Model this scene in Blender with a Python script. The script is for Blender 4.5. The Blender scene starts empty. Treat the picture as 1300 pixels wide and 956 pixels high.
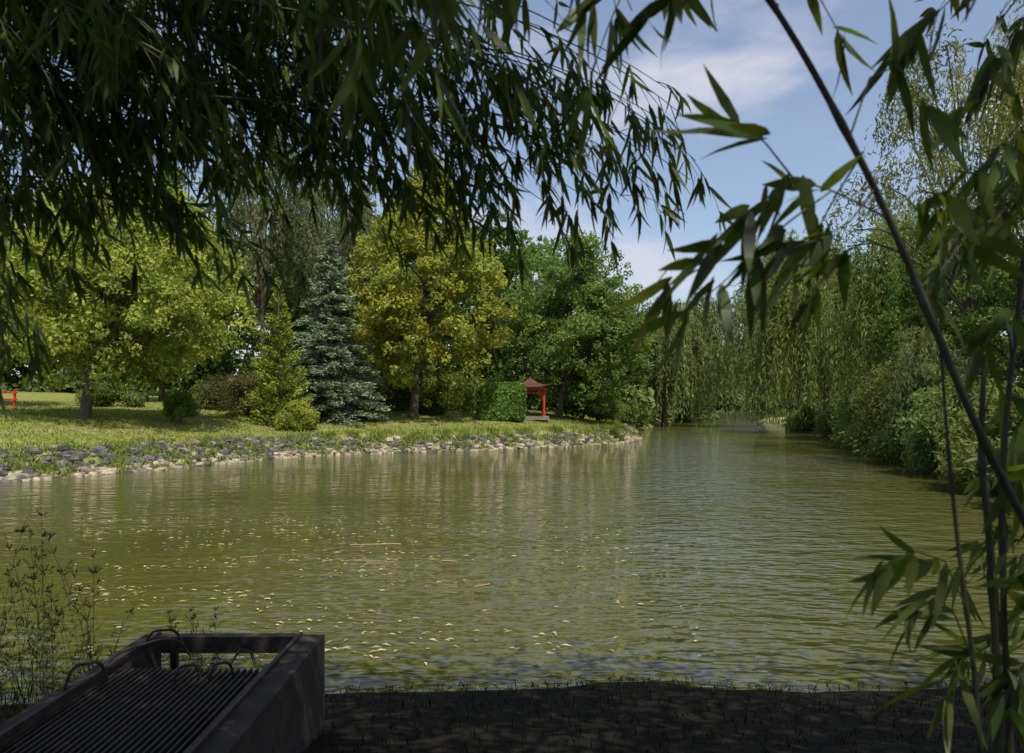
import bpy, math, numpy as np
from mathutils import Vector
R = np.random.RandomState
scene = bpy.context.scene

# ---------------------------------------------------------------- mesh builder
class MB:
    def __init__(s): s.V=[];s.F=[];s.M=[];s.C=[];s.n=0
    def add(s, v, f, mat=0, col=(1,1,1)):
        v=np.asarray(v,dtype=np.float32).reshape(-1,3); f=np.asarray(f,dtype=np.int32).reshape(-1,4)
        s.V.append(v); s.F.append(f+s.n); s.M.append(np.full(len(f),mat,dtype=np.int32))
        c=np.asarray(col,dtype=np.float32)
        if c.ndim==1: c=np.tile(c,(len(v),1))
        s.C.append(c); s.n+=len(v)
    def build(s, name, mats, smooth=False, parent=None):
        V=np.concatenate(s.V);F=np.concatenate(s.F);M=np.concatenate(s.M);C=np.concatenate(s.C)
        me=bpy.data.meshes.new(name)
        me.vertices.add(len(V)); me.vertices.foreach_set('co',V.ravel())
        me.loops.add(F.size); me.loops.foreach_set('vertex_index',F.ravel())
        me.polygons.add(len(F)); me.polygons.foreach_set('loop_start',np.arange(0,F.size,4,dtype=np.int32))
        me.polygons.foreach_set('loop_total',np.full(len(F),4,dtype=np.int32))
        me.polygons.foreach_set('material_index',M)
        me.polygons.foreach_set('use_smooth',np.full(len(F),smooth,dtype=bool))
        a=me.color_attributes.new('Col','FLOAT_COLOR','POINT')
        C4=np.concatenate([C,np.ones((len(C),1),dtype=np.float32)],1); a.data.foreach_set('color',C4.ravel())
        for m in mats: me.materials.append(m)
        me.update(calc_edges=True)
        ob=bpy.data.objects.new(name,me); scene.collection.objects.link(ob)
        if parent: ob.parent=parent
        return ob

def nrm(a): return a/np.maximum(np.linalg.norm(a,axis=-1,keepdims=True),1e-9)
RH_V=np.array([(0,-.5,0),(.5,-.05,.10),(0,.5,0),(-.5,-.05,.10)]); RH_F=np.array([(0,1,2,3)])
_t=[0,.12,.4,.72,1]; _w=[.12,.75,1,.6,.04]; _z=[0,.01,.0,-.05,-.13]
BL_V=np.array([(sx*.5*w,t,z+ (0.0)) for t,w,z in zip(_t,_w,_z) for sx in (-1,1)]); BL_F=np.array([(2*i,2*i+1,2*i+3,2*i+2) for i in range(4)])
def scatter(mb,tv,tf,pos,yd,zh,L,W,mat,col):
    pos=np.asarray(pos);m=len(pos); y=nrm(yd); x=nrm(np.cross(y,zh)); z=np.cross(x,y)
    L=np.broadcast_to(L,(m,))[:,None,None]; W=np.broadcast_to(W,(m,))[:,None,None]
    v=pos[:,None]+tv[None,:,0:1]*W*x[:,None]+tv[None,:,1:2]*L*y[:,None]+tv[None,:,2:3]*L*z[:,None]
    k=len(tv); f=tf[None]+(np.arange(m)*k)[:,None,None]
    c=np.repeat(np.broadcast_to(col,(m,3)),k,axis=0)
    mb.add(v.reshape(-1,3),f.reshape(-1,4),mat,c)
def tube(mb,pts,rad,sides=6,mat=0,col=(1,1,1)):
    pts=np.asarray(pts,float); n=len(pts); rad=np.broadcast_to(rad,(n,))
    tan=nrm(np.gradient(pts,axis=0)); ref=np.array([0.31,0.93,0.17]) if abs(tan[:,2]).mean()>.5 else np.array([.1,.1,1.])
    a=nrm(np.cross(tan,ref)); b=np.cross(tan,a); th=np.linspace(0,2*math.pi,sides,endpoint=False)
    v=pts[:,None]+rad[:,None,None]*(np.cos(th)[None,:,None]*a[:,None]+np.sin(th)[None,:,None]*b[:,None])
    f=[(i*sides+j,i*sides+(j+1)%sides,(i+1)*sides+(j+1)%sides,(i+1)*sides+j) for i in range(n-1) for j in range(sides)]
    mb.add(v.reshape(-1,3),f,mat,col)
def box(mb,c,s,mat=0,col=(1,1,1),rot=0.0):
    c=np.array(c,float);s=np.array(s,float)/2
    v=np.array([(x,y,z) for z in(-1,1) for y in(-1,1) for x in(-1,1)])*s
    cr,sr=math.cos(rot),math.sin(rot); v=np.stack([v[:,0]*cr-v[:,1]*sr,v[:,0]*sr+v[:,1]*cr,v[:,2]],1)+c
    mb.add(v,[(0,2,3,1),(4,5,7,6),(0,1,5,4),(2,6,7,3),(0,4,6,2),(1,3,7,5)],mat,col)
def bez(a,b,c,n):
    t=np.linspace(0,1,n)[:,None]; a,b,c=map(lambda q:np.asarray(q,float),(a,b,c))
    return (1-t)**2*a+2*t*(1-t)*b+t*t*c

# ---------------------------------------------------------------- materials
def newmat(name):
    m=bpy.data.materials.new(name); m.use_nodes=True; nt=m.node_tree; nt.nodes.clear(); return m,nt,nt.nodes,nt.links
def attr_col(N,Lk,scale=8,amt=.35):
    at=N.new('ShaderNodeAttribute'); at.attribute_name='Col'
    tc=N.new('ShaderNodeTexCoord'); no=N.new('ShaderNodeTexNoise'); no.inputs['Scale'].default_value=scale; no.inputs['Detail'].default_value=2
    Lk.new(tc.outputs['Object'],no.inputs['Vector'])
    mr=N.new('ShaderNodeMapRange'); mr.inputs[1].default_value=.3; mr.inputs[2].default_value=.7; mr.inputs[3].default_value=1-amt; mr.inputs[4].default_value=1+amt
    Lk.new(no.outputs['Fac'],mr.inputs[0])
    mx=N.new('ShaderNodeVectorMath'); mx.operation='SCALE'; Lk.new(at.outputs['Color'],mx.inputs[0]); Lk.new(mr.outputs[0],mx.inputs['Scale'])
    return mx.outputs[0],no
def leafmat(name,trans=.42,tint=(1.25,1.25,.6),scale=.6,gloss=0.0):
    m,nt,N,Lk=newmat(name); c,_=attr_col(N,Lk,scale,.2)
    if gloss:
        p=N.new('ShaderNodeBsdfPrincipled'); p.inputs['Roughness'].default_value=.42; p.inputs['Specular IOR Level'].default_value=gloss; Lk.new(c,p.inputs['Base Color'])
    else:
        p=N.new('ShaderNodeBsdfDiffuse'); Lk.new(c,p.inputs['Color'])
    t=N.new('ShaderNodeBsdfTranslucent'); vm=N.new('ShaderNodeVectorMath'); vm.operation='MULTIPLY'; vm.inputs[1].default_value=tint
    Lk.new(c,vm.inputs[0]); Lk.new(vm.outputs[0],t.inputs['Color'])
    mx=N.new('ShaderNodeMixShader'); mx.inputs[0].default_value=trans; o=N.new('ShaderNodeOutputMaterial')
    Lk.new(p.outputs[0],mx.inputs[1]);Lk.new(t.outputs[0],mx.inputs[2]);Lk.new(mx.outputs[0],o.inputs[0]); return m
def solid(name,rough=.8,scale=8,amt=.35,bump=0.0,bscale=20,spec=.3,metal=0):
    m,nt,N,Lk=newmat(name); c,_=attr_col(N,Lk,scale,amt)
    p=N.new('ShaderNodeBsdfPrincipled'); p.inputs['Roughness'].default_value=rough; p.inputs['Specular IOR Level'].default_value=spec; p.inputs['Metallic'].default_value=metal
    Lk.new(c,p.inputs['Base Color']); o=N.new('ShaderNodeOutputMaterial'); Lk.new(p.outputs[0],o.inputs[0])
    if bump:
        tc=N.new('ShaderNodeTexCoord'); n2=N.new('ShaderNodeTexNoise'); n2.inputs['Scale'].default_value=bscale; n2.inputs['Detail'].default_value=6
        b=N.new('ShaderNodeBump'); b.inputs['Strength'].default_value=1; b.inputs['Distance'].default_value=bump
        Lk.new(tc.outputs['Object'],n2.inputs['Vector']);Lk.new(n2.outputs['Fac'],b.inputs['Height']);Lk.new(b.outputs[0],p.inputs['Normal'])
    return m
M_leaf=leafmat('leaf',.45); M_bark=solid('bark',.9,3,.4,.03,12)
M_needle=leafmat('needle',.12)
M_bam=leafmat('bamboo_leaf',.5,(1.4,1.5,.4),6,.3)
M_stem=solid('bamboo_stem',.5,20,.3)
M_rock=solid('rock',.85,4,.35,.02,14); M_grass=leafmat('grass',.3)
M_conc=solid('concrete',.9,5,.4,.01,40); M_metal=solid('rusty_steel',.6,15,.4,.003,60); M_red=solid('red_paint',.5,3,.25); M_roof=solid('roof_tile',.7,4,.3,.02,10)

# ---------------------------------------------------------------- lake outline + terrain height
lake=np.array([(-90,22),(-60,24),(-35,27),(-27,29),(-20,31),(-16.5,37),(-13.4,45),(-10.5,48),(-7.5,50),(-2.5,53),(2.8,56.6),(6.8,60),(9.8,66),(11.6,72),(12.2,85),(17,100),(21,115),(27,135),(38,165),
 (44,172),(50,168),(48,150),(43,125),(38,105),(31,75),(24,50),(19,35),(15.6,24),(14.2,18),(13.6,12),(12,9.2),(8,8.2),(5.5,8.5),(3,8.3),(1.2,8.55),(-.6,8.3),(-3.2,8.1),(-6,7.9),(-12,8.5),(-30,9),(-60,5),(-90,8)],float)
def sdf(x,y):
    x=np.asarray(x,float);y=np.asarray(y,float); d=np.full(x.shape,1e9); ins=np.zeros(x.shape,bool)
    for i in range(len(lake)):
        a=lake[i];b=lake[(i+1)%len(lake)];e=b-a
        t=np.clip(((x-a[0])*e[0]+(y-a[1])*e[1])/(e@e),0,1)
        d=np.minimum(d,np.hypot(x-a[0]-t*e[0],y-a[1]-t*e[1]))
        if a[1]!=b[1]:
            c=((a[1]>y)!=(b[1]>y))&(x<(b[0]-a[0])*(y-a[1])/(b[1]-a[1])+a[0]); ins^=c
    return np.where(ins,-d,d)
def vn(x,y):
    return (np.sin(x*1.3+np.sin(y*.9)*1.7)*np.sin(y*1.1+np.sin(x*.7)*1.9)+.6*np.sin(x*3.1+y*1.7+2*np.sin(y*2.3))*np.sin(y*2.9-x*1.1))/1.6
def height(x,y):
    x=np.asarray(x,float); y=np.asarray(y,float)
    d=sdf(x,y)+.25*vn(x*1.1,y*1.1)*np.clip((y-12)/6,0.15,1)
    far=np.where(d<1.7,.58*d,.986+1.40*(1-np.exp(-(d-1.7)/8))+.032*np.minimum(d,80)) + .05*vn(x*.5,y*.5)*np.clip(d-1,0,1)
    rgt=.30*np.minimum(d,2)+.03*np.minimum(d,60)
    far=np.where(x>.3*y+1,rgt,far)
    near=.19*np.clip(d,0,7.5)+.03*vn(x*3,y*3)+.03
    w=np.clip((y-13)/4,0,1)
    z=near*(1-w)+far*w
    return np.where(d<0,np.maximum(d*.6,-1.6),z)
def H(x,y): return float(height(np.array([x]),np.array([y]))[0])

def ext(lo,hi,step,far):
    c=np.arange(lo,hi+1e-6,step); g=[]; s=step*2; p=hi
    while p<far: p+=s; s*=1.35; g.append(p)
    h=[]; s=step*2; p=lo
    while p>-far: p-=s; s*=1.35; h.append(p)
    return np.array(h[::-1]+list(c)+g)
xs=ext(-55,62,.5,2500); ys=ext(-8,185,.5,2500)
X,Y=np.meshgrid(xs,ys); Z=height(X,Y); nx,ny=len(xs),len(ys)
idx=np.arange(nx*ny).reshape(ny,nx); F=np.stack([idx[:-1,:-1],idx[:-1,1:],idx[1:,1:],idx[1:,:-1]],-1).reshape(-1,4)
D=sdf(X,Y)
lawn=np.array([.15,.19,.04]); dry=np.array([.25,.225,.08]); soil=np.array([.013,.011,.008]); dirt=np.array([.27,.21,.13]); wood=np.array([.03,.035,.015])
n1=np.clip(.5+.5*vn(X*.25+3,Y*.4),0,1)[...,None]; C=lawn*(1-n1)+dry*n1*.75+lawn*n1*.25
e=np.clip(1-abs(D-1.8)/.6,0,1)[...,None]; C=C*(1-e*.6)+dirt*e*.6
pth=np.clip(1.2-abs(D-6.3-1.0*np.sin(X*.12))/.5,0,1)[...,None]*.6; C=C*(1-pth)+dirt*pth
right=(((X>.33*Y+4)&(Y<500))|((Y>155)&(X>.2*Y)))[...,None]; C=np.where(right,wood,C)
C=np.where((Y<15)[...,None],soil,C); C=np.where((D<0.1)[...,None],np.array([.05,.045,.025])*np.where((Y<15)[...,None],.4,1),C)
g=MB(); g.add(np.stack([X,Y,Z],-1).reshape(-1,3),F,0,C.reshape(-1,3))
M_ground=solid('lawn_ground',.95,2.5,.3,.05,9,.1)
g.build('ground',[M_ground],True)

# ---------------------------------------------------------------- water
m,nt,N,Lk=newmat('pond_water')
p=N.new('ShaderNodeBsdfPrincipled'); p.inputs['Base Color'].default_value=(.072,.074,.019,1); p.inputs['Roughness'].default_value=.03; p.inputs['IOR'].default_value=1.6
o=N.new('ShaderNodeOutputMaterial'); Lk.new(p.outputs[0],o.inputs[0])
tc=N.new('ShaderNodeTexCoord')
def noise(scale,det,mapscale,rot=0):
    mp=N.new('ShaderNodeMapping'); mp.inputs['Scale'].default_value=mapscale; mp.inputs['Rotation'].default_value=(0,0,rot)
    n=N.new('ShaderNodeTexNoise'); n.inputs['Scale'].default_value=scale; n.inputs['Detail'].default_value=det
    Lk.new(tc.outputs['Object'],mp.inputs[0]); Lk.new(mp.outputs[0],n.inputs['Vector']); return n
a=noise(2.6,1.5,(1,2.0,1),.35); b=noise(.8,1,(1,2.0,1),-.3); c=noise(.07,2,(1,1.8,1))
add=N.new('ShaderNodeMath'); add.operation='MULTIPLY_ADD'; add.inputs[1].default_value=1.5; Lk.new(b.outputs['Fac'],add.inputs[0]); Lk.new(a.outputs['Fac'],add.inputs[2])
mr=N.new('ShaderNodeMapRange'); mr.inputs[1].default_value=.38; mr.inputs[2].default_value=.62; mr.inputs[3].default_value=.35; mr.inputs[4].default_value=1
Lk.new(c.outputs['Fac'],mr.inputs[0])
sx=N.new('ShaderNodeSeparateXYZ'); Lk.new(tc.outputs['Object'],sx.inputs[0])
mr2=N.new('ShaderNodeMapRange'); mr2.inputs[1].default_value=-6; mr2.inputs[2].default_value=4; mr2.inputs[3].default_value=.3; mr2.inputs[4].default_value=1.0
Lk.new(sx.outputs['X'],mr2.inputs[0]); mu=N.new('ShaderNodeMath'); mu.operation='MULTIPLY'; Lk.new(mr.outputs[0],mu.inputs[0]); Lk.new(mr2.outputs[0],mu.inputs[1])
bp=N.new('ShaderNodeBump'); bp.inputs['Distance'].default_value=.15; Lk.new(add.outputs[0],bp.inputs['Height']); Lk.new(mu.outputs[0],bp.inputs['Strength']); Lk.new(bp.outputs[0],p.inputs['Normal'])
w=MB(); w.add([(-120,-5,0),(100,-5,0),(100,200,0),(-120,200,0)],[(0,1,2,3)]); w.build('water',[m])

# ---------------------------------------------------------------- trees
BARK=(.10,.08,.055)
def leaves_in_clumps(mb,cent,rad,n,size,base,rng,flat=.7,asp=.62,up=.5,var=.28):
    k=len(cent); ci=np.repeat(np.arange(k),n); m=len(ci)
    d=nrm(rng.normal(size=(m,3))); r=rng.uniform(.25,1,m)**.6
    pos=cent[ci]+d*(r*rad[ci])[:,None]*np.array([1,1,flat])
    zn=nrm(d*.9+rng.normal(size=(m,3))*.5+np.array([0,0,up])); yd=rng.normal(size=(m,3))
    br=(1+var*rng.uniform(-1,1,k))[ci]*(1+.25*rng.uniform(-1,1,m))
    hue=rng.uniform(-1,1,k)[ci]*.12+rng.uniform(-1,1,m)*.08
    col=np.array(base)[None]*br[:,None]; col=col*np.stack([1+hue,1+hue*.3,1-hue],1)
    s=size*rng.uniform(.7,1.3,m)
    scatter(mb,RH_V,RH_F,pos,yd,zn,s,s*asp,0,np.clip(col,0,.6))
def deciduous(name,x,y,top,rx,bottom,color,seed,nc=90,nl=380,size=.28,trunk=.3,cx=0,profile='round',cr=.19,ry=None,flat=.65):
    rng=R(seed); g=H(x,y); mb=MB(); ry=ry or rx; hz=(top-bottom)/2; cz=(top+bottom)/2
    d=nrm(rng.normal(size=(nc,3))); r=rng.uniform(.15,1,nc)**.45
    sc=rng.uniform(.82,1.1,nc)
    q=d*(r*sc)[:,None]
    if profile=='egg': wz=np.clip(1.12-.5*(q[:,2]+.3),.45,1.2)
    elif profile=='dome': wz=np.clip(1.15-.18*(q[:,2]+1),.7,1.2)
    else: wz=np.ones(nc)
    rad=rx*cr*rng.uniform(.6,1.4,nc)
    cent=np.stack([x+cx+q[:,0]*(rx-rad*.6)*wz,y+q[:,1]*(ry-rad*.6)*wz,cz+q[:,2]*(hz-rad*.4)],1)
    leaves_in_clumps(mb,cent,rad,nl,size,color,rng,flat)
    # loose twigs of leaves that break up the outline
    nb=nc*3; d=nrm(rng.normal(size=(nb,3))); d2=d*rng.uniform(.9,1.1,nb)[:,None]
    wz=np.clip(1.12-.5*(d2[:,2]+.3),.45,1.2) if profile=='egg' else (np.clip(1.15-.18*(d2[:,2]+1),.7,1.2) if profile=='dome' else np.ones(nb))
    c2=np.stack([x+cx+d2[:,0]*rx*.93*wz,y+d2[:,1]*ry*.93*wz,cz+d2[:,2]*hz*.95],1); leaves_in_clumps(mb,c2,rx*.075*rng.uniform(.6,1.4,nb),22,size,color,rng,1.0)
    fork=np.array([x+cx*.4,y,g+(bottom-g)+hz*.35])
    tube(mb,bez((x,y,g-.3),(x+.1,y,(g+fork[2])/2),fork,7),np.linspace(trunk,trunk*.55,7)*np.array([1.35,1.05,1,1,1,1,1]),9,1,BARK)
    tube(mb,bez(fork,fork+[cx*.2,0,hz*.4],[x+cx,y,cz+hz*.6],6),np.linspace(trunk*.55,.04,6),7,1,BARK)
    for i in rng.choice(nc,min(nc,26),replace=False):
        s0=fork+np.array([0,0,rng.uniform(-.1,.4)*hz]); c0=cent[i]
        mid=(s0+c0)/2+np.array([0,0,.12*np.linalg.norm(c0-s0)*rng.uniform(-.2,1)])
        tube(mb,bez(s0,mid,c0,6),np.linspace(trunk*.26,.02,6),5,1,BARK)
    return mb.build(name,[M_leaf,M_bark])
def willow(name,x,y,top,r,low,color,seed,tress=75,strands=16,per=22,lw=.13,ll=.55,trunk=.4,hang=1.0,inner=1):
    rng=R(seed); g=H(x,y); mb=MB(); hz=top-g
    P=[];DD=[];CC=[]
    for i in range(tress):
        th=rng.uniform(0,2*math.pi); el=rng.uniform(.0,1)**.8
        rr=r*math.sqrt(1-el**2*.95)*rng.uniform(.6,1.02); z0=g+hz*(.52+.46*el)*rng.uniform(.93,1.03)
        c=np.array([x+rr*math.cos(th),y+rr*math.sin(th),z0]); out=np.array([math.cos(th),math.sin(th),0])
        br=rng.uniform(.6,1.3); hu=rng.uniform(-.1,.14)
        length=(z0-low)*rng.uniform(.5,1.05)*hang
        for s in range(strands):
            st=c+rng.normal(size=3)*np.array([.55,.55,.4])*r/7; L=length*rng.uniform(.6,1.05); t=np.linspace(0,1,per)+rng.uniform(-.02,.02,per)
            sp=out*rng.uniform(.5,1.3); 
            pt=st+sp*(1-np.exp(-t[:,None]*4))*1.1*r/7+np.array([0,0,1])*(.5*np.sin(np.clip(t*6,0,math.pi))[:,None]-L*t[:,None]**1.15)
            pt+=rng.normal(size=(per,3))*.10+ (rng.normal(size=3)*.5*t[:,None])*np.array([1,1,0])
            P.append(pt); dd=np.gradient(pt,axis=0)+rng.normal(size=(per,3))*.25*np.abs(np.gradient(pt,axis=0)).max(); DD.append(dd)
            c3=np.array(color)*br*rng.uniform(.85,1.15); CC.append(np.tile(c3*np.array([1+hu,1,1-hu]),(per,1)))
        if i%3==0:
            fork=np.array([x,y,g+hz*.3]); tube(mb,bez(fork,(fork+c)/2+[0,0,hz*.15],c,6),np.linspace(trunk*.4,.04,6),5,1,BARK)
    P=np.concatenate(P);DD=np.concatenate(DD);CC=np.concatenate(CC); keep=P[:,2]>low; P,DD,CC=P[keep],DD[keep],CC[keep]; k=len(P)
    zh=rng.normal(size=(k,3))*.7+nrm((P-np.array([x,y,g+hz*.5]))*[1,1,.6])
    scatter(mb,RH_V,RH_F,P,DD,zh,ll*rng.uniform(.7,1.3,k),lw*rng.uniform(.7,1.3,k),0,CC)
    if inner:
        nc=40; d=nrm(rng.normal(size=(nc,3)))*rng.uniform(.1,.75,nc)[:,None]
        cent=np.array([x,y,g+hz*.60])+d*np.array([r,r,hz*.45]); leaves_in_clumps(mb,cent,np.full(nc,r*.24),220,.42,np.array(color)*.8,rng,1.0,.35,0)
    tube(mb,bez((x,y,g-.3),(x+.2,y,g+2),(x,y,g+hz*.5),6),np.linspace(trunk*1.2,trunk*.5,6),9,1,BARK)
    return mb.build(name,[M_leaf,M_bark])
def conifer(name,x,y,top,r,color,seed,droop=.25,whorls=34,per=15,size=.24,tip=.6,z0=.3,asp=.4,powr=.9):
    rng=R(seed); g=H(x,y); mb=MB(); h=top-g
    tube(mb,[(x,y,g-.3),(x,y,g+h*.5),(x,y,top)],[.24,.13,.02],8,1,BARK)
    for w_ in range(whorls):
        f=(w_+.5)/whorls; z=g+z0+f*(h-z0-.1)
        for k in range(max(5,int(per*(1-f*.55)))):
            th=rng.uniform(0,2*math.pi); L=r*((1-f)**powr)*rng.uniform(.72,1.12)+.15; o_=np.array([math.cos(th),math.sin(th),0]); zz=z+rng.uniform(-.3,.3)
            n=max(10,int(L*34)); t=rng.uniform(.12,1,n)**.7
            pos=np.array([x,y,zz])+o_*(L*t)[:,None]+np.array([0,0,1])*(-droop*L*t**1.3+tip*.35*L*np.clip(t-.6,0,1)*1.0)[:,None]
            side=np.cross(o_,[0,0,1]); pos+=side*(rng.normal(size=n)*.20*L**.5*(1.1-t*.6))[:,None]+np.array([0,0,1])*(rng.uniform(-.28,.06,n))[:,None]
            yd=o_+side*rng.normal(size=n)[:,None]*.8+rng.normal(size=(n,3))*.35+np.array([0,0,-.2+tip*.6])
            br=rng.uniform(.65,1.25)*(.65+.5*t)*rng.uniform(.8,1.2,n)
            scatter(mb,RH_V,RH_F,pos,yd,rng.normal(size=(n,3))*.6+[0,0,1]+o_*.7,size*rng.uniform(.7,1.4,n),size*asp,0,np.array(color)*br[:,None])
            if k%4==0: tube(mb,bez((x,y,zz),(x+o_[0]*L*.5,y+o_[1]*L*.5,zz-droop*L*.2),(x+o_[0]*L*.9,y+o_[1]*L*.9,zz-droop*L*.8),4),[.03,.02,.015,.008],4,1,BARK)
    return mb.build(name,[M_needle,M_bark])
def shrub(name,x,y,top,r,color,seed,nc=26,nl=260,size=.16,flat=.8,ry=None,asp=.6,low=.12):
    rng=R(seed); g=max(H(x,y),0); mb=MB(); h=top-g
    d=nrm(rng.normal(size=(nc,3))); d[:,2]=abs(d[:,2]); q=d*(rng.uniform(.3,1,nc)**.5)[:,None]
    rad=r*.34*rng.uniform(.7,1.3,nc); cent=np.stack([x+q[:,0]*(r-rad*.7),y+q[:,1]*((ry or r)-rad*.7),g+low*h+q[:,2]*(h*.88-rad*.5)],1)
    leaves_in_clumps(mb,cent,rad,nl,size,color,rng,flat,asp)
    for i in range(0,nc,2): tube(mb,bez((x,y,g-.1),(x+(cent[i,0]-x)*.2,y,g+h*.3),cent[i],4),[.05,.04,.03,.01],4,1,BARK)
    return mb.build(name,[M_leaf,M_bark])

DG=(.11,.17,.045); WL=(.21,.26,.11)
deciduous('maple_tree',-24.4,45,16.4,7.4,3.9,(.31,.36,.085),1,nc=125,nl=330,size=.29,cx=1.8,trunk=.34,profile='dome',cr=.18)
deciduous('maple_tree.001',-38,52,18,7.5,5.0,(.20,.26,.06),2,nc=70,nl=280,size=.38,cr=.2)
deciduous('plane_tree',-7.5,60,21.5,6.4,3.4,(.29,.32,.07),3,nc=130,nl=330,size=.31,cx=.9,trunk=.36,profile='egg',cr=.17)
deciduous('oak_tree',4.1,70,18.3,6.7,2.4,(.17,.24,.07),4,nc=130,nl=360,size=.29,cx=1.5,trunk=.35,profile='dome',cr=.2)
deciduous('linden_tree',-1.5,82,22.5,6.5,4,DG,5,nc=75,nl=260,size=.42,cr=.21)
deciduous('linden_tree.001',-32,72,26,7.5,4,DG,6,nc=75,nl=260,size=.42,cr=.21)
deciduous('linden_tree.002',-13,80,25,6.5,4,(.14,.19,.055),16,nc=75,nl=260,size=.42,cr=.21)
deciduous('linden_tree.003',-22,80,28,7,4,(.14,.19,.065),17,nc=75,nl=260,size=.42,cr=.21)
willow('weeping_birch_tree',-21,66,26.5,4.4,4,(.18,.21,.11),7,tress=70,strands=12,per=18,lw=.13,ll=.45,trunk=.22,hang=.5,inner=0)
willow('weeping_birch_tree.001',-15.5,70,25,4.4,4,(.18,.21,.11),8,tress=65,strands=12,per=18,lw=.13,ll=.45,trunk=.22,hang=.5,inner=0)
conifer('thuja_tree',-15.4,52,11.3,2.3,(.23,.28,.05),9,droop=.1,whorls=28,per=13,size=.22,tip=1.5)
conifer('spruce_tree',-12.9,56,15.6,4.0,(.20,.25,.16),10,droop=.3,whorls=36,per=18,size=.28,powr=.75)
willow('willow_tree',22.5,117,19,7.2,.5,WL,11,lw=.18,ll=.8)
willow('willow_tree.001',32,140,23,8,.5,(.17,.22,.08),12,lw=.22,ll=1.0)
willow('willow_tree.002',38.5,106,26,9.0,.3,(.23,.28,.11),13,tress=120,strands=17,per=22,lw=.18,ll=.85)
willow('willow_tree.003',33.5,84,21,6.8,.3,(.20,.25,.09),14,tress=90,lw=.16,ll=.7)
willow('willow_tree.004',20.8,39.5,7.0,1.9,.2,(.29,.35,.17),15,tress=40,strands=12,per=20,lw=.08,ll=.34,trunk=.12,inner=0)
willow('willow_tree.007',32.5,66,19.5,6.3,.4,(.19,.25,.09),21,tress=85,lw=.13,ll=.55)
willow('willow_tree.005',27.5,47,24.5,7.2,8,(.21,.235,.08),22,tress=100,strands=16,per=17,lw=.11,ll=.38,trunk=.22,hang=.34,inner=0)
willow('willow_tree.006',25.5,34,22,5.8,4,(.21,.23,.08),23,tress=75,strands=14,per=19,lw=.09,ll=.32,trunk=.25,hang=.5,inner=0)
deciduous('alder_tree',31,53,15,6.0,1,(.14,.21,.06),24,nc=90,nl=280,size=.30)
deciduous('alder_tree.001',27,41,12,5,1,(.14,.21,.06),25,nc=70,nl=280,size=.26)
k=31
for (x,y,t,r_) in [(36.0,95,4,3),(31.0,73,4.2,3),(28.2,62,6,3.4),(25.8,54,7.0,3.6),(23.4,46.5,6.6,3.4),(20.9,39,5.6,2.9),(19.0,33,5.0,2.7),(17.2,27,4.4,2.4),(15.8,21,3.8,2.2)]:
    shrub('willow_shrub' if k==31 else 'willow_shrub.%03d'%(k-31),x,y,t,r_,(.14+.02*(k%3),.21,.07),k,nc=42,nl=260,size=.2+.002*y,asp=.4,low=.05,ry=r_*1.5); k+=1
shrub('boxwood_bush',-20.0,47.5,4.2,1.35,(.14,.20,.045),50,size=.13,nl=300)
shrub('boxwood_bush.001',-29.5,58,5,2.6,(.12,.17,.05),51,size=.18,nl=300)
shrub('juniper_bush',-13.8,50.5,3.4,1.6,(.26,.30,.06),52,size=.14,nl=320)
shrub('barberry_bush',-18.5,55,5.8,2.5,(.15,.14,.065),53,size=.18)
shrub('barberry_bush.001',-21.5,60,5.6,3,(.12,.13,.055),54,size=.2)
shrub('laurel_bush',-10.5,66,5.6,3.5,DG,55,size=.24)
shrub('laurel_bush.001',-5,70,6,4.0,DG,56,size=.26)
shrub('laurel_bush.002',-16,66,7,4.0,DG,57,size=.26)
shrub('laurel_bush.003',-.5,76,7,4.0,(.07,.115,.035),58,size=.3)
shrub('laurel_bush.004',7,79,7,4.5,(.07,.115,.035),62,size=.3)
shrub('laurel_bush.005',-6.8,63.2,3.6,1.5,(.08,.13,.04),63,size=.16)
shrub('sedge_bush',8.6,64.5,1.9,.8,(.2,.25,.06),59,nc=12,size=.12,asp=.2)
shrub('hazel_bush',16,101,4.6,2,(.20,.25,.07),60,size=.25)
shrub('hazel_bush.001',11.5,92,4,2.4,(.16,.21,.06),61,size=.25)
rng=R(77); mb=MB(); cs=[];rs=[]
for i in range(90):
    x=-130+i*2.0+rng.uniform(-2,2)
    y=(100 if x<12 else 98+(x-12)*2.7)+rng.uniform(-5,16); h=rng.uniform(15,23) if x<8 else rng.uniform(11,18)
    for j in range(22):
        cs.append((x+rng.uniform(-3.5,3.5),y+rng.uniform(-3,3),H(x,y)+max(.03,rng.uniform(-.35,.95))*h)); rs.append(rng.uniform(1.5,2.8))
for i in range(30):
    x=26+i*2.0; y=176+abs(x-46)*.25+rng.uniform(0,6)
    for j in range(22): cs.append((x+rng.uniform(-3,3),y+rng.uniform(-4,4),.6+max(0,rng.uniform(-.15,1))*rng.uniform(13,20))); rs.append(rng.uniform(1.6,2.8))
leaves_in_clumps(mb,np.array(cs),np.array(rs),80,.9,(.13,.18,.065),rng,.8); mb.build('distant_trees',[M_leaf])

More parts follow.
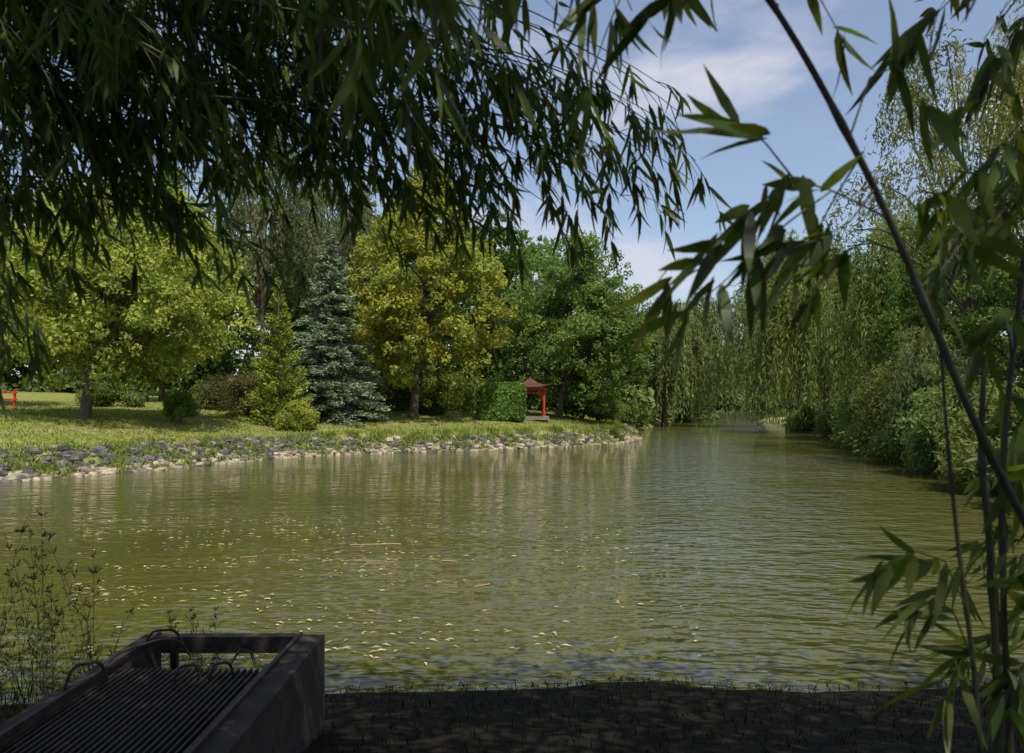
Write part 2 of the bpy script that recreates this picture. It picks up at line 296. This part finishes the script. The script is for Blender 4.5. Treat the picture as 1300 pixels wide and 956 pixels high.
# ---------------------------------------------------------------- ivy-covered block
rng=R(5); mb=MB(); cx,cy=-.85,62.2; g0=H(cx,cy); box(mb,(cx,cy,g0+1.35),(3.2,2.0,2.7),1,(.02,.03,.01))
P_=[];N_=[]
for (ax,sg,n) in [(0,-1,1500),(0,1,1500),(1,-1,3200),(1,1,600),(2,1,2200)]:
    q=rng.uniform(-1,1,(n,3)); q[:,ax]=sg; nn=np.zeros((n,3)); nn[:,ax]=sg
    rr=1-.14*np.clip((np.sort(np.abs(q),1)[:,1]-.65)/.35,0,1)**2
    P_.append(q*rr[:,None]*np.array([1.78,1.15,1.45])*(1+.05*vn(q[:,0]*3,q[:,2]*3)[:,None])+rng.normal(size=(n,3))*.07); N_.append(nn)
P_=np.concatenate(P_)+[cx,cy,g0+1.38]; N_=np.concatenate(N_); k=len(P_)
scatter(mb,RH_V,RH_F,P_,np.array([0,0,-1])+rng.normal(size=(k,3))*.6,N_+rng.normal(size=(k,3))*.35,.24,.2,0,np.array([.15,.24,.055])*rng.uniform(.5,1.35,(k,1)))
mb.build('ivy_hedge',[M_leaf,M_bark])

# ---------------------------------------------------------------- red gazebo
gx,gy=1.5,65; gz=H(gx,gy); par=bpy.data.objects.new('red_gazebo',None); scene.collection.objects.link(par)
RED=(.42,.038,.02)
m_=MB(); box(m_,(gx,gy,gz+.08),(3.0,3.0,.3),0,(.2,.18,.15)); m_.build('floor_slab',[M_conc],parent=par)
m_=MB()
for a_ in(-1,1):
    for b_ in(-1,1):
        tube(m_,[(gx+a_*1.1,gy+b_*1.1,gz+.2),(gx+a_*1.1,gy+b_*1.1,gz+2.6)],.11,10,0,RED); box(m_,(gx+a_*1.1,gy+b_*1.1,gz+.28),(.3,.3,.14),0,RED)
m_.build('posts',[M_red],parent=par)
m_=MB()
for s_ in(-1,1):
    for zz,hh in((2.45,.16),(2.12,.09)):
        box(m_,(gx,gy+s_*1.1,gz+zz),(2.5,.09,hh),0,RED); box(m_,(gx+s_*1.1,gy,gz+zz+.004),(.09,2.5,hh),0,RED)
    for j in range(-4,5): box(m_,(gx+j*.22,gy+s_*1.1,gz+2.27),(.04,.05,.24),0,RED)
    for j in (-1,1):
        tube(m_,[(gx+j*1.05,gy+s_*1.1,gz+1.6),(gx+j*.85,gy+s_*1.1,gz+1.92),(gx+j*.5,gy+s_*1.1,gz+2.1)],.05,6,0,RED)
    box(m_,(gx+s_*1.1,gy,gz+.75),(.06,2.1,.07),0,RED); box(m_,(gx+s_*1.1,gy,gz+.5),(.4,2.1,.05),0,RED)
m_.build('beams',[M_red],parent=par)
m_=MB(); prof=[(1.6,2.62),(1.4,2.65),(1.0,2.78),(.65,2.95),(.35,3.15),(.08,3.35),(.02,3.5)]
ring=[]
for i,(r_,z_) in enumerate(prof):
    for j in range(16):
        th=j/16*2*math.pi; c_=max(abs(math.cos(th)),abs(math.sin(th))); k_=1/c_; up=.25*((k_-1)/.414)**2*(r_/1.6)**3
        ring.append((gx+math.cos(th)*k_*r_,gy+math.sin(th)*k_*r_,gz+z_+up))
fs=[(i*16+j,i*16+(j+1)%16,(i+1)*16+(j+1)%16,(i+1)*16+j) for i in range(len(prof)-1) for j in range(16)]
m_.add(ring,fs,0,(.09,.035,.028))
ob=m_.build('pagoda_roof',[M_roof],parent=par); sd=ob.modifiers.new('s','SOLIDIFY'); sd.thickness=.07
m_=MB(); rx_,ry_=-33.2,51; rz=H(rx_,ry_)
for j in range(4): box(m_,(rx_-j*1.3+1,ry_,rz+.55),(.12,.12,1.2),0,RED)
for zz in(.95,.5): box(m_,(rx_-1,ry_-.08,rz+zz),(4.4,.07,.12),0,RED)
m_.build('red_rail_fence',[M_red])

# ---------------------------------------------------------------- rocks, grass, weeds on the left bank
rng=R(9)
def cube_sphere(n=2):
    V=[];Fq=[]
    for ax in range(3):
        for sg in(-1,1):
            o0=len(V)
            for i in range(n+1):
                for j in range(n+1):
                    q=[0,0,0]; q[ax]=sg; q[(ax+1)%3]=(-1+2*i/n)*sg; q[(ax+2)%3]=-1+2*j/n; V.append(q)
            for i in range(n):
                for j in range(n): b_=o0+i*(n+1)+j; Fq.append((b_,b_+n+1,b_+n+2,b_+1))
    V=np.array(V,float); return V/(np.linalg.norm(V,axis=1,keepdims=True)**.6),np.array(Fq)
SV,SF=cube_sphere(2)
px=rng.uniform(-48,16,90000); py=rng.uniform(22,92,90000); d=sdf(px,py)
lim=np.where(px<-12,2.0,1.4)
ok=(d>-.25)&(d<lim)&(px<.3*py); px,py,d=px[ok],py[ok],d[ok]; sel=rng.permutation(len(px))[:6000]; px,py,d=px[sel],py[sel],d[sel]; pz=height(px,py)
mb=MB()
for i in range(len(px)):
    s=rng.uniform(.06,.22); sc=s*rng.uniform(.7,1.35,3)*np.array([1.1,1.1,.75]); th=rng.uniform(0,6.3)
    k3=rng.normal(size=(3,3))*1.3; v=SV*(1+.16*np.sin(SV@k3.T*1.7+rng.uniform(0,6,3)).sum(1,keepdims=True)/1.7)*sc
    v=np.stack([v[:,0]*math.cos(th)-v[:,1]*math.sin(th),v[:,0]*math.sin(th)+v[:,1]*math.cos(th),v[:,2]],1)
    pl=.75 if d[i]<.45 else (.10 if px[i]<-9 else .28)
    c_=np.array([.36,.31,.22]) if rng.rand()<pl else np.array([.12,.115,.105])
    mb.add(v+[px[i],py[i],max(pz[i],-.05)+.02],SF,0,c_*rng.uniform(.5,1.15))
mb.build('rock_revetment',[M_rock])
px=rng.uniform(-50,18,260000); py=rng.uniform(24,100,260000); d=sdf(px,py)
ok=(d>1.1)&(d<30)&(px<.3*py)&(rng.rand(len(px))<np.clip(1.2-d/22,.12,1)); px,py,d=px[ok],py[ok],d[ok]; pz=height(px,py); k=len(px)
mb=MB(); hh=.12*rng.uniform(.5,1.6,k)*(1+1.0*(d<2.6))
gc=np.array([.20,.26,.05])*rng.uniform(.6,1.3,(k,1)); dm=(rng.rand(k)<.25)[:,None]; gc=np.where(dm,np.array([.34,.31,.11])*rng.uniform(.7,1.2,(k,1)),gc)
scatter(mb,RH_V,RH_F,np.stack([px,py,pz+hh*.4],1),np.array([0,0,1])+rng.normal(size=(k,3))*.6,rng.normal(size=(k,3))*[1,1,.1]+[0,0,.3],hh,.05,0,gc)
px=rng.uniform(-45,16,12000); py=rng.uniform(22,90,12000); d=sdf(px,py); ok=(d>.1)&(d<2.0)&(px<.3*py); px,py=px[ok][:330],py[ok][:330]
ci=np.repeat(np.arange(len(px)),45); k=len(ci); wx=px[ci]+rng.normal(size=k)*.25; wy=py[ci]+rng.normal(size=k)*.25; wz=np.maximum(height(wx,wy),0)
hh=rng.uniform(.12,.55,k); scatter(mb,RH_V,RH_F,np.stack([wx,wy,wz+hh*.4],1),np.array([0,0,1])+rng.normal(size=(k,3))*.4,rng.normal(size=(k,3)),hh,.06,0,np.array([.18,.24,.05])*rng.uniform(.6,1.3,(k,1)))
mb.build('grass',[M_grass])

# ---------------------------------------------------------------- floating leaves
rng=R(12); n=2600; yy=rng.uniform(9.0,21,n); xx=yy*rng.uniform(-.56,.24,n); keep=rng.rand(n)<np.clip(.35+1.1*vn(xx*.5,yy*1.1),.06,1)*np.clip(1.25-(xx+.56*yy)/(yy*.8),.2,1); xx,yy=xx[keep],yy[keep]; k=len(xx)
mb=MB(); th=rng.normal(size=k)*.7; L_=rng.uniform(.05,.16,k)
scatter(mb,RH_V,RH_F,np.stack([xx,yy,np.full(k,.02)],1),np.stack([np.cos(th),np.sin(th),np.zeros(k)],1),np.tile([0,0,1.],(k,1))+rng.normal(size=(k,3))*.12,L_,.04,0,np.array([.58,.51,.31])*rng.uniform(.5,1.2,(k,1)))
for q in [(-3.1,16.9,.75,.1),(-2.6,17.1,.4,-.1),(-.5,13,.25,.2),(-5.2,15.5,.3,.1),(-1.2,15.2,.3,-.1)]:
    tube(mb,[(q[0]-q[2]/2,q[1],.01),(q[0]+q[2]/2,q[1]+q[3],.012)],.015,5,0,(.4,.30,.17))
mb.build('floating_leaves',[M_grass])

# ---------------------------------------------------------------- sluice box with grating
par=bpy.data.objects.new('sluice_box',None); scene.collection.objects.link(par)
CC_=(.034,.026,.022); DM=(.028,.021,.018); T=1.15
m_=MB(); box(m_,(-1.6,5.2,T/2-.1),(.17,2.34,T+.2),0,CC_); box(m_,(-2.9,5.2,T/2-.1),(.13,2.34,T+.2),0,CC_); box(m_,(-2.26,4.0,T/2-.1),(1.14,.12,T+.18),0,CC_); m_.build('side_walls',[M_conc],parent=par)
m_=MB(); box(m_,(-2.26,6.30,T-.05),(1.14,.10,.13),0,CC_)
box(m_,(-1.70,5.2,T+.012),(.03,2.3,.03),0,DM); box(m_,(-2.84,5.2,T+.012),(.03,2.3,.03),0,DM); box(m_,(-2.70,6.30,T-.5),(.05,.05,.78),0,DM); m_.build('frame_beams',[M_metal],parent=par)
m_=MB()
for i in range(25): box(m_,(-2.81+i*.0445,4.9,T-.06),(.014,1.55,.04),0,DM)
for yq in(4.15,4.9,5.66): box(m_,(-2.26,yq,T-.082),(1.12,.03,.02),0,DM)
m_.build('grating',[M_metal],parent=par)
m_=MB()
def hoop(a,b,h,r=.011):
    a=np.array(a);b=np.array(b); t=np.linspace(0,1,15); e=(1-np.abs(2*t-1)**4)
    tube(m_,a+(b-a)*t[:,None]+np.array([0,0,1])*(h*e)[:,None],r,6,0,(.02,.018,.017))
hoop((-2.86,5.4,T-.05),(-2.46,6.0,T-.04),.17); hoop((-2.82,6.05,T),(-2.55,6.1,T),.12); hoop((-2.3,5.35,T-.05),(-2.15,5.45,T-.05),.12); hoop((-2.08,5.4,T-.05),(-1.94,5.5,T-.05),.12); hoop((-2.9,5.1,T),(-2.72,5.3,T),.15)
tube(m_,[(-2.05,5.72,T-.03),(-1.98,5.75,T+.07),(-1.9,5.74,T+.05),(-1.86,5.7,T-.02)],.012,6,0,(.02,.018,.017))
m_.build('rebar_handles',[M_metal],parent=par)

# ---------------------------------------------------------------- bamboo
def leaf_fan(pos,dirs,L,W,rng,mb,base=(.07,.115,.026),sag=.5,spread=.45):
    k=len(pos); yd=nrm(nrm(dirs)*(1-sag)+np.array([0,0,-1])*sag+rng.normal(size=(k,3))*spread)
    c=np.array(base)*rng.uniform(.6,1.4,(k,1))*np.stack([1+rng.uniform(-.1,.35,k),np.ones(k),np.ones(k)],1)
    zh=rng.normal(size=(k,3))+np.array([0,0,.5]); scatter(mb,BL_V,BL_F,pos,yd,zh,L*rng.uniform(.65,1.25,k),W*rng.uniform(.75,1.2,k),0,c)
def branch(mb,start,tip,arch,ntw,rng,L=.105,W=.0145,twl=.26,nlf=7,side=.7,sag=.5):
    start=np.array(start,float);tip=np.array(tip,float); ctrl=(start+tip)/2+np.array([.1,0,arch]); pts=bez(start,ctrl,tip,14)
    tube(mb,pts,np.linspace(.0045,.0012,14),5,1,(.06,.07,.03)); tg=nrm(np.gradient(pts,axis=0))
    P=[];Dr=[]
    for i in range(ntw):
        t=(i+rng.rand())/ntw; t=.08+.92*t; j=min(12,int(t*13)); p0=pts[j]+(pts[j+1]-pts[j])*(t*13-j)
        dr=nrm(tg[j]*.8+rng.normal(size=3)*side*np.array([.7,1,.5])+np.array([0,0,-.35])); l=twl*rng.uniform(.5,1.2)*(1.1-.4*t)
        q=bez(p0,p0+dr*l*.6,p0+dr*l*.85+np.array([0,0,-.3*l]),6); tube(mb,q,np.linspace(.0016,.0007,6),4,1,(.06,.075,.03))
        tt=np.concatenate([rng.uniform(.25,1,nlf-3),[1,1,.95]]); idx=tt*5; a=np.minimum(idx.astype(int),4); fr=(idx-a)[:,None]
        P.append(q[a]*(1-fr)+q[a+1]*fr); Dr.append(nrm(q[a+1]-q[a]))
    leaf_fan(np.concatenate(P),np.concatenate(Dr),L,W,rng,mb,sag=sag,spread=.32)
mb=MB(); rng=R(21)
tips=[(-.83,2.6,3.50),(-1.15,2.8,3.70),(-1.38,2.6,3.60),(-1.51,2.4,3.26),(-1.6,2.5,3.36),(-1.3,2.5,3.8),(-.68,2.6,3.95),(-.43,2.7,3.62),(-.57,2.7,3.84),(-1.0,2.6,3.75),(-1.55,2.6,3.5),
 (-.25,2.8,3.72),(-.12,2.8,3.66),(.03,2.7,3.70),(.2,2.8,3.66),(.40,2.7,3.70),(.3,2.75,3.9),(.60,2.65,3.76),(.58,2.7,4.00),(.40,2.7,4.06),(.46,2.8,3.90),(.15,2.6,4.0),(-.05,2.7,3.98),(-.2,2.9,4.05),(-.4,2.6,4.1),
 (-.6,2.5,4.15),(-.9,2.5,4.05),(-1.1,2.5,4.0),(-.1,2.7,3.85),(.1,2.75,3.82),(-.35,2.7,3.85)]
for (x,y,z) in tips:
    for r_ in range(2 if rng.rand()<.9 else 1):
        ln=rng.uniform(1.0,1.6); s=(x-ln,y+rng.uniform(-.4,.3),z+ln*rng.uniform(.22,.45)); jit=rng.normal(size=3)*[.05,.12,.04]
        branch(mb,s,np.array([x,y,z])+jit*(r_>0)+np.array([0,0,.06*r_]),rng.uniform(.12,.3),14,rng)
for i in range(125):
    x=rng.uniform(-2.2,-.5); y=rng.uniform(2.1,3.3); zf=3+(.515-.30+.12*(x+1.5))*y; z=rng.uniform(max(3.55,zf),4.9)
    branch(mb,(x-rng.uniform(.6,1.2),y+rng.uniform(-.3,.3),z+rng.uniform(.3,.7)),(x,y,z),.15,14,rng,nlf=8)
for i in range(12):
    x=rng.uniform(-.45,.28); y=rng.uniform(1.3,1.8); z=3+y*rng.uniform(.47,.57)
    branch(mb,(x-.5,y+rng.uniform(-.2,.2),z+.45),(x,y,z),.1,6,rng,nlf=6,L=.12,W=.019)
for cx_,cy_ in [(-2.6,2.4),(-2.9,2.9),(-3.2,2.0),(-2.75,3.3),(-3.4,2.7)]:
    g0=H(cx_,cy_); tube(mb,bez((cx_,cy_,g0-.1),(cx_,cy_,4),(cx_+1.3,cy_+.1,6.2),14),np.linspace(.02,.006,14),7,1,(.05,.07,.02))
mb.build('bamboo_plant',[M_bam,M_stem])

mb=MB(); rng=R(33)
def stem(pts,r0,r1):
    pts=np.array(pts,float); n=len(pts); t=np.linspace(0,n-1,n*5); q=np.stack([np.interp(t,np.arange(n),pts[:,i]) for i in range(3)],1)
    k=np.ones(5)/5; q2=q.copy()
    for i in range(3): q2[2:-2,i]=np.convolve(q[:,i],k,'valid')
    rr=np.linspace(r0,r1,len(q2))*np.where(np.arange(len(q2))%7==3,1.3,1.0); tube(mb,q2,rr,7,1,(.026,.03,.015)); return q2
stem([(1.15,1.35,1.3),(1.02,1.32,2.3),(.88,1.3,2.75),(.79,1.3,2.915),(.715,1.3,3.085),(.62,1.3,3.32),(.50,1.3,3.55),(.42,1.3,3.68),(.30,1.3,3.85)],.0085,.0045)
stem([(1.0,1.6,1.3),(.99,1.6,2.4),(.97,1.6,2.75),(.95,1.6,2.9),(.96,1.6,3.1)],.010,.005)
stem([(1.02,1.5,1.3),(.94,1.5,2.45),(.93,1.5,2.9),(.98,1.5,3.3),(1.06,1.55,3.9)],.007,.004)
stem([(.92,1.45,1.3),(.86,1.45,2.45),(.82,1.45,2.75),(.80,1.45,2.95),(.79,1.45,3.1)],.006,.002)
def spray(pts,nl,L=.12,W=.021,sag=.42,sp=.40,t0=.15):
    pts=np.array(pts,float); n=len(pts); t=np.linspace(0,n-1,n*4); q=np.stack([np.interp(t,np.arange(n),pts[:,i]) for i in range(3)],1)
    tube(mb,q,np.linspace(.002,.0009,len(q)),5,1,(.04,.045,.02)); nc=max(2,nl//4); P=[];Dd=[]
    for c in range(nc):
        tt=(t0+(1-t0)*(c+1)/nc)*(len(q)-1); a=min(int(tt),len(q)-2); p0=q[a]+(q[a+1]-q[a])*(tt-a); d0=nrm(q[a+1]-q[a])
        for j in range(nl//nc): P.append(p0+rng.normal(size=3)*.008); Dd.append(d0)
    leaf_fan(np.array(P),np.array(Dd),L,W,rng,mb,base=(.075,.115,.03),sag=sag,spread=sp)
S=spray
S([(.62,1.3,3.31),(.52,1.28,3.35),(.455,1.27,3.365),(.39,1.26,3.32),(.32,1.26,3.26),(.26,1.26,3.20)],28,L=.105)
S([(.455,1.27,3.365),(.40,1.25,3.42),(.36,1.25,3.44)],9,sag=.2)
S([(.52,1.28,3.35),(.45,1.25,3.30),(.40,1.25,3.26),(.34,1.25,3.20),(.28,1.25,3.15)],16)
S([(.60,1.3,3.36),(.55,1.28,3.30),(.50,1.27,3.27),(.44,1.26,3.25)],10)
S([(.65,1.3,3.25),(.60,1.33,3.28),(.55,1.35,3.25),(.52,1.35,3.2)],10)
S([(.62,1.3,3.32),(.68,1.32,3.36),(.74,1.35,3.36),(.80,1.4,3.30)],14)
S([(.44,1.3,3.66),(.36,1.28,3.70),(.28,1.28,3.68),(.22,1.28,3.63)],14)
S([(.40,1.3,3.72),(.46,1.32,3.74),(.52,1.34,3.70),(.56,1.35,3.64)],8)
S([(.56,1.3,3.45),(.60,1.32,3.55),(.66,1.34,3.58),(.70,1.35,3.52)],10)
S([(.58,1.3,3.42),(.55,1.33,3.36),(.52,1.34,3.30),(.50,1.35,3.26)],8)
S([(1.06,1.5,3.9),(.95,1.48,3.87),(.86,1.46,3.80),(.78,1.45,3.72),(.72,1.45,3.66)],24)
S([(1.0,1.5,3.75),(.94,1.48,3.70),(.88,1.46,3.62),(.82,1.45,3.52)],20)
S([(.99,1.5,3.5),(.94,1.46,3.52),(.88,1.44,3.46),(.80,1.43,3.38)],18)
S([(.98,1.5,3.3),(.92,1.46,3.36),(.84,1.44,3.32),(.76,1.43,3.22)],18)
S([(.98,1.5,3.3),(1.0,1.48,3.42),(1.02,1.46,3.36),(1.0,1.45,3.27)],14)
S([(.95,1.5,3.1),(.92,1.46,3.18),(.88,1.44,3.16),(.84,1.43,3.10)],12)
S([(.95,1.6,2.95),(.98,1.6,3.05),(1.02,1.6,3.02),(1.04,1.6,2.96)],10)
S([(.84,1.45,2.62),(.78,1.42,2.72),(.72,1.40,2.74),(.66,1.39,2.72)],12,L=.11)
S([(.86,1.45,2.5),(.80,1.42,2.62),(.76,1.41,2.66),(.71,1.40,2.63)],12,L=.11)
S([(.93,1.5,2.55),(.90,1.46,2.66),(.94,1.45,2.70),(.98,1.45,2.66)],16)
S([(.93,1.5,2.45),(.88,1.47,2.55),(.84,1.46,2.54),(.81,1.46,2.48)],16)
S([(.98,1.6,2.4),(.97,1.5,2.5),(.94,1.48,2.5),(.92,1.47,2.44)],16)
S([(.93,1.5,2.75),(.90,1.46,2.85),(.92,1.45,2.88),(.96,1.45,2.84)],12)
for i in range(16):
    y=rng.uniform(1.9,2.6); x=y*rng.uniform(.52,.66); z=3+y*rng.uniform(.15,.5)
    S([(x+.35,y,z+.25),(x+.2,y,z+.22),(x+.08,y,z+.12),(x,y,z)],18,L=.11,W=.017)
for i in range(9):
    y=rng.uniform(1.8,2.3); x=y*rng.uniform(.57,.66); z=3-y*rng.uniform(.05,.36)
    S([(x+.3,y,z-.1),(x+.2,y,z+.08),(x+.08,y,z+.08),(x,y,z)],14,L=.11,W=.017)
mb.build('bamboo_plant.001',[M_bam,M_stem])

# unseen bamboo canopy overhead and behind the camera, added to shade the foreground
mb=MB(); rng=R(44); k=44000
nc=400; cc=np.stack([rng.uniform(-9,13,nc),rng.uniform(-9,5.0,nc),rng.uniform(6.9,8.8,nc)],1); ci=rng.randint(0,nc,k)
pos=cc[ci]+rng.normal(size=(k,3))*[.55,.5,.22]; pos=pos[pos[:,2]>3.2+.56*np.clip(pos[:,1],0,20)]; k=len(pos)
scatter(mb,RH_V,RH_F,pos,rng.normal(size=(k,3))+[0,0,-.6],rng.normal(size=(k,3))+[0,0,.8],.36,.09,0,np.array([.07,.11,.025])*rng.uniform(.6,1.3,(k,1)))
for i in range(46):
    x=rng.uniform(-8,13); y=rng.uniform(-7,-.8) if x>-4.5 else rng.uniform(-7,3.0); g0=H(x,y); tube(mb,bez((x,y,g0-.1),(x+rng.uniform(-.3,.3),y,5),(x+rng.uniform(-1,1),y+rng.uniform(0,1.5),8.2),9),np.linspace(.035,.01,9),7,1,(.07,.09,.03))
mb.build('bamboo_shade_canopy',[M_bam,M_stem])

# ---------------------------------------------------------------- tall weeds lower-left + shore grass
mb=MB(); rng=R(55)
for i in range(64):
    x=rng.uniform(-4.4,-3.05) if i<54 else rng.uniform(-3.0,-2.6); y=rng.uniform(4.9,6.4) if i<54 else rng.uniform(6.6,7.2)
    g0=H(x,y); h=rng.uniform(.6,1.9) if i<54 else rng.uniform(.6,1.1); tip=np.array([x+rng.normal()*.22,y+rng.normal()*.15,g0+h]); q=bez((x,y,g0-.05),(x+rng.normal()*.05,y,g0+h*.6),tip,12)
    tube(mb,q,np.linspace(.004,.0012,12),4,1,(.05,.055,.025))
    for j in range(26):
        t=rng.uniform(.3,.98); a=int(t*11); p0=q[a]; l=rng.uniform(.08,.3)*(1.15-t); dr=nrm(rng.normal(size=3)*[1,1,.3]+[0,0,1.0]); e=p0+dr*l
        tube(mb,bez(p0,p0+dr*l*.5,e+[0,0,.02],4),[.0016,.0012,.001,.0008],3,1,(.055,.06,.03))
        nn=5; pp=p0+(e-p0)*rng.uniform(.3,1.05,nn)[:,None]; scatter(mb,RH_V,RH_F,pp,dr+rng.normal(size=(nn,3))*.5,rng.normal(size=(nn,3)),.03,.007,0,np.array([.08,.09,.03])*rng.uniform(.6,1.3,(nn,1)))
mb.build('tall_weeds',[M_grass,M_stem])
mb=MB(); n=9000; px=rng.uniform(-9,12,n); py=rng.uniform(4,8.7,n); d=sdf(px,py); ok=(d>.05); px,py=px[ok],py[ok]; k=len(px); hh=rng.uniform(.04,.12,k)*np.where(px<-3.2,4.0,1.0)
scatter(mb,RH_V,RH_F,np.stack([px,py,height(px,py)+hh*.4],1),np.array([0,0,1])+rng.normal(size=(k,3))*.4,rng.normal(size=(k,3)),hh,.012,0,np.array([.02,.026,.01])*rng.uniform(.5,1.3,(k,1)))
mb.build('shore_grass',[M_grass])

# ---------------------------------------------------------------- light
S=Vector((.20,-.44,.85)).normalized()
sun=bpy.data.lights.new('sun','SUN'); sun.energy=5.0; sun.angle=math.radians(.5); sun.color=(1,.93,.82)
so=bpy.data.objects.new('sun',sun); so.rotation_euler=S.to_track_quat('Z','Y').to_euler(); scene.collection.objects.link(so)
wd=bpy.data.worlds.new('World'); scene.world=wd; wd.use_nodes=True; N=wd.node_tree.nodes; Lk=wd.node_tree.links; N.clear()
sk=N.new('ShaderNodeTexSky'); sk.sky_type='NISHITA'; sk.sun_disc=False; sk.sun_elevation=math.asin(S.z); sk.sun_rotation=math.atan2(S.x,S.y); sk.dust_density=1.3; sk.air_density=1.0
tc=N.new('ShaderNodeTexCoord'); mp=N.new('ShaderNodeMapping'); mp.inputs['Scale'].default_value=(1.6,1.6,4.2); mp.inputs['Location'].default_value=(.75,.2,.25)
no=N.new('ShaderNodeTexNoise'); no.inputs['Scale'].default_value=1.9; no.inputs['Detail'].default_value=6; no.inputs['Roughness'].default_value=.52
Lk.new(tc.outputs['Generated'],mp.inputs[0]); Lk.new(mp.outputs[0],no.inputs['Vector'])
mr=N.new('ShaderNodeMapRange'); mr.interpolation_type='SMOOTHSTEP'; mr.inputs[1].default_value=.46; mr.inputs[2].default_value=.66; mr.inputs[3].default_value=.12; mr.inputs[4].default_value=.85; Lk.new(no.outputs['Fac'],mr.inputs[0])
mx=N.new('ShaderNodeMix'); mx.data_type='RGBA'; mx.inputs[7].default_value=(5.0,4.9,5.5,1)
Lk.new(mr.outputs[0],mx.inputs[0]); Lk.new(sk.outputs[0],mx.inputs[6])
bg=N.new('ShaderNodeBackground'); bg.inputs[1].default_value=.15; Lk.new(mx.outputs[2],bg.inputs[0]); o=N.new('ShaderNodeOutputWorld'); Lk.new(bg.outputs[0],o.inputs[0])

# ---------------------------------------------------------------- camera
cam=bpy.data.cameras.new('camera'); co=bpy.data.objects.new('camera',cam); scene.collection.objects.link(co); scene.camera=co
co.location=(0,0,3); co.rotation_euler=(math.radians(90),0,0); cam.sensor_width=36; cam.lens=27.69; cam.shift_y=37/1300; cam.clip_end=6000; cam.clip_start=.05
cam.dof.use_dof=True; cam.dof.focus_distance=22; cam.dof.aperture_fstop=5.6
scene.view_settings.view_transform='Standard'; scene.view_settings.look='None'; scene.view_settings.exposure=0
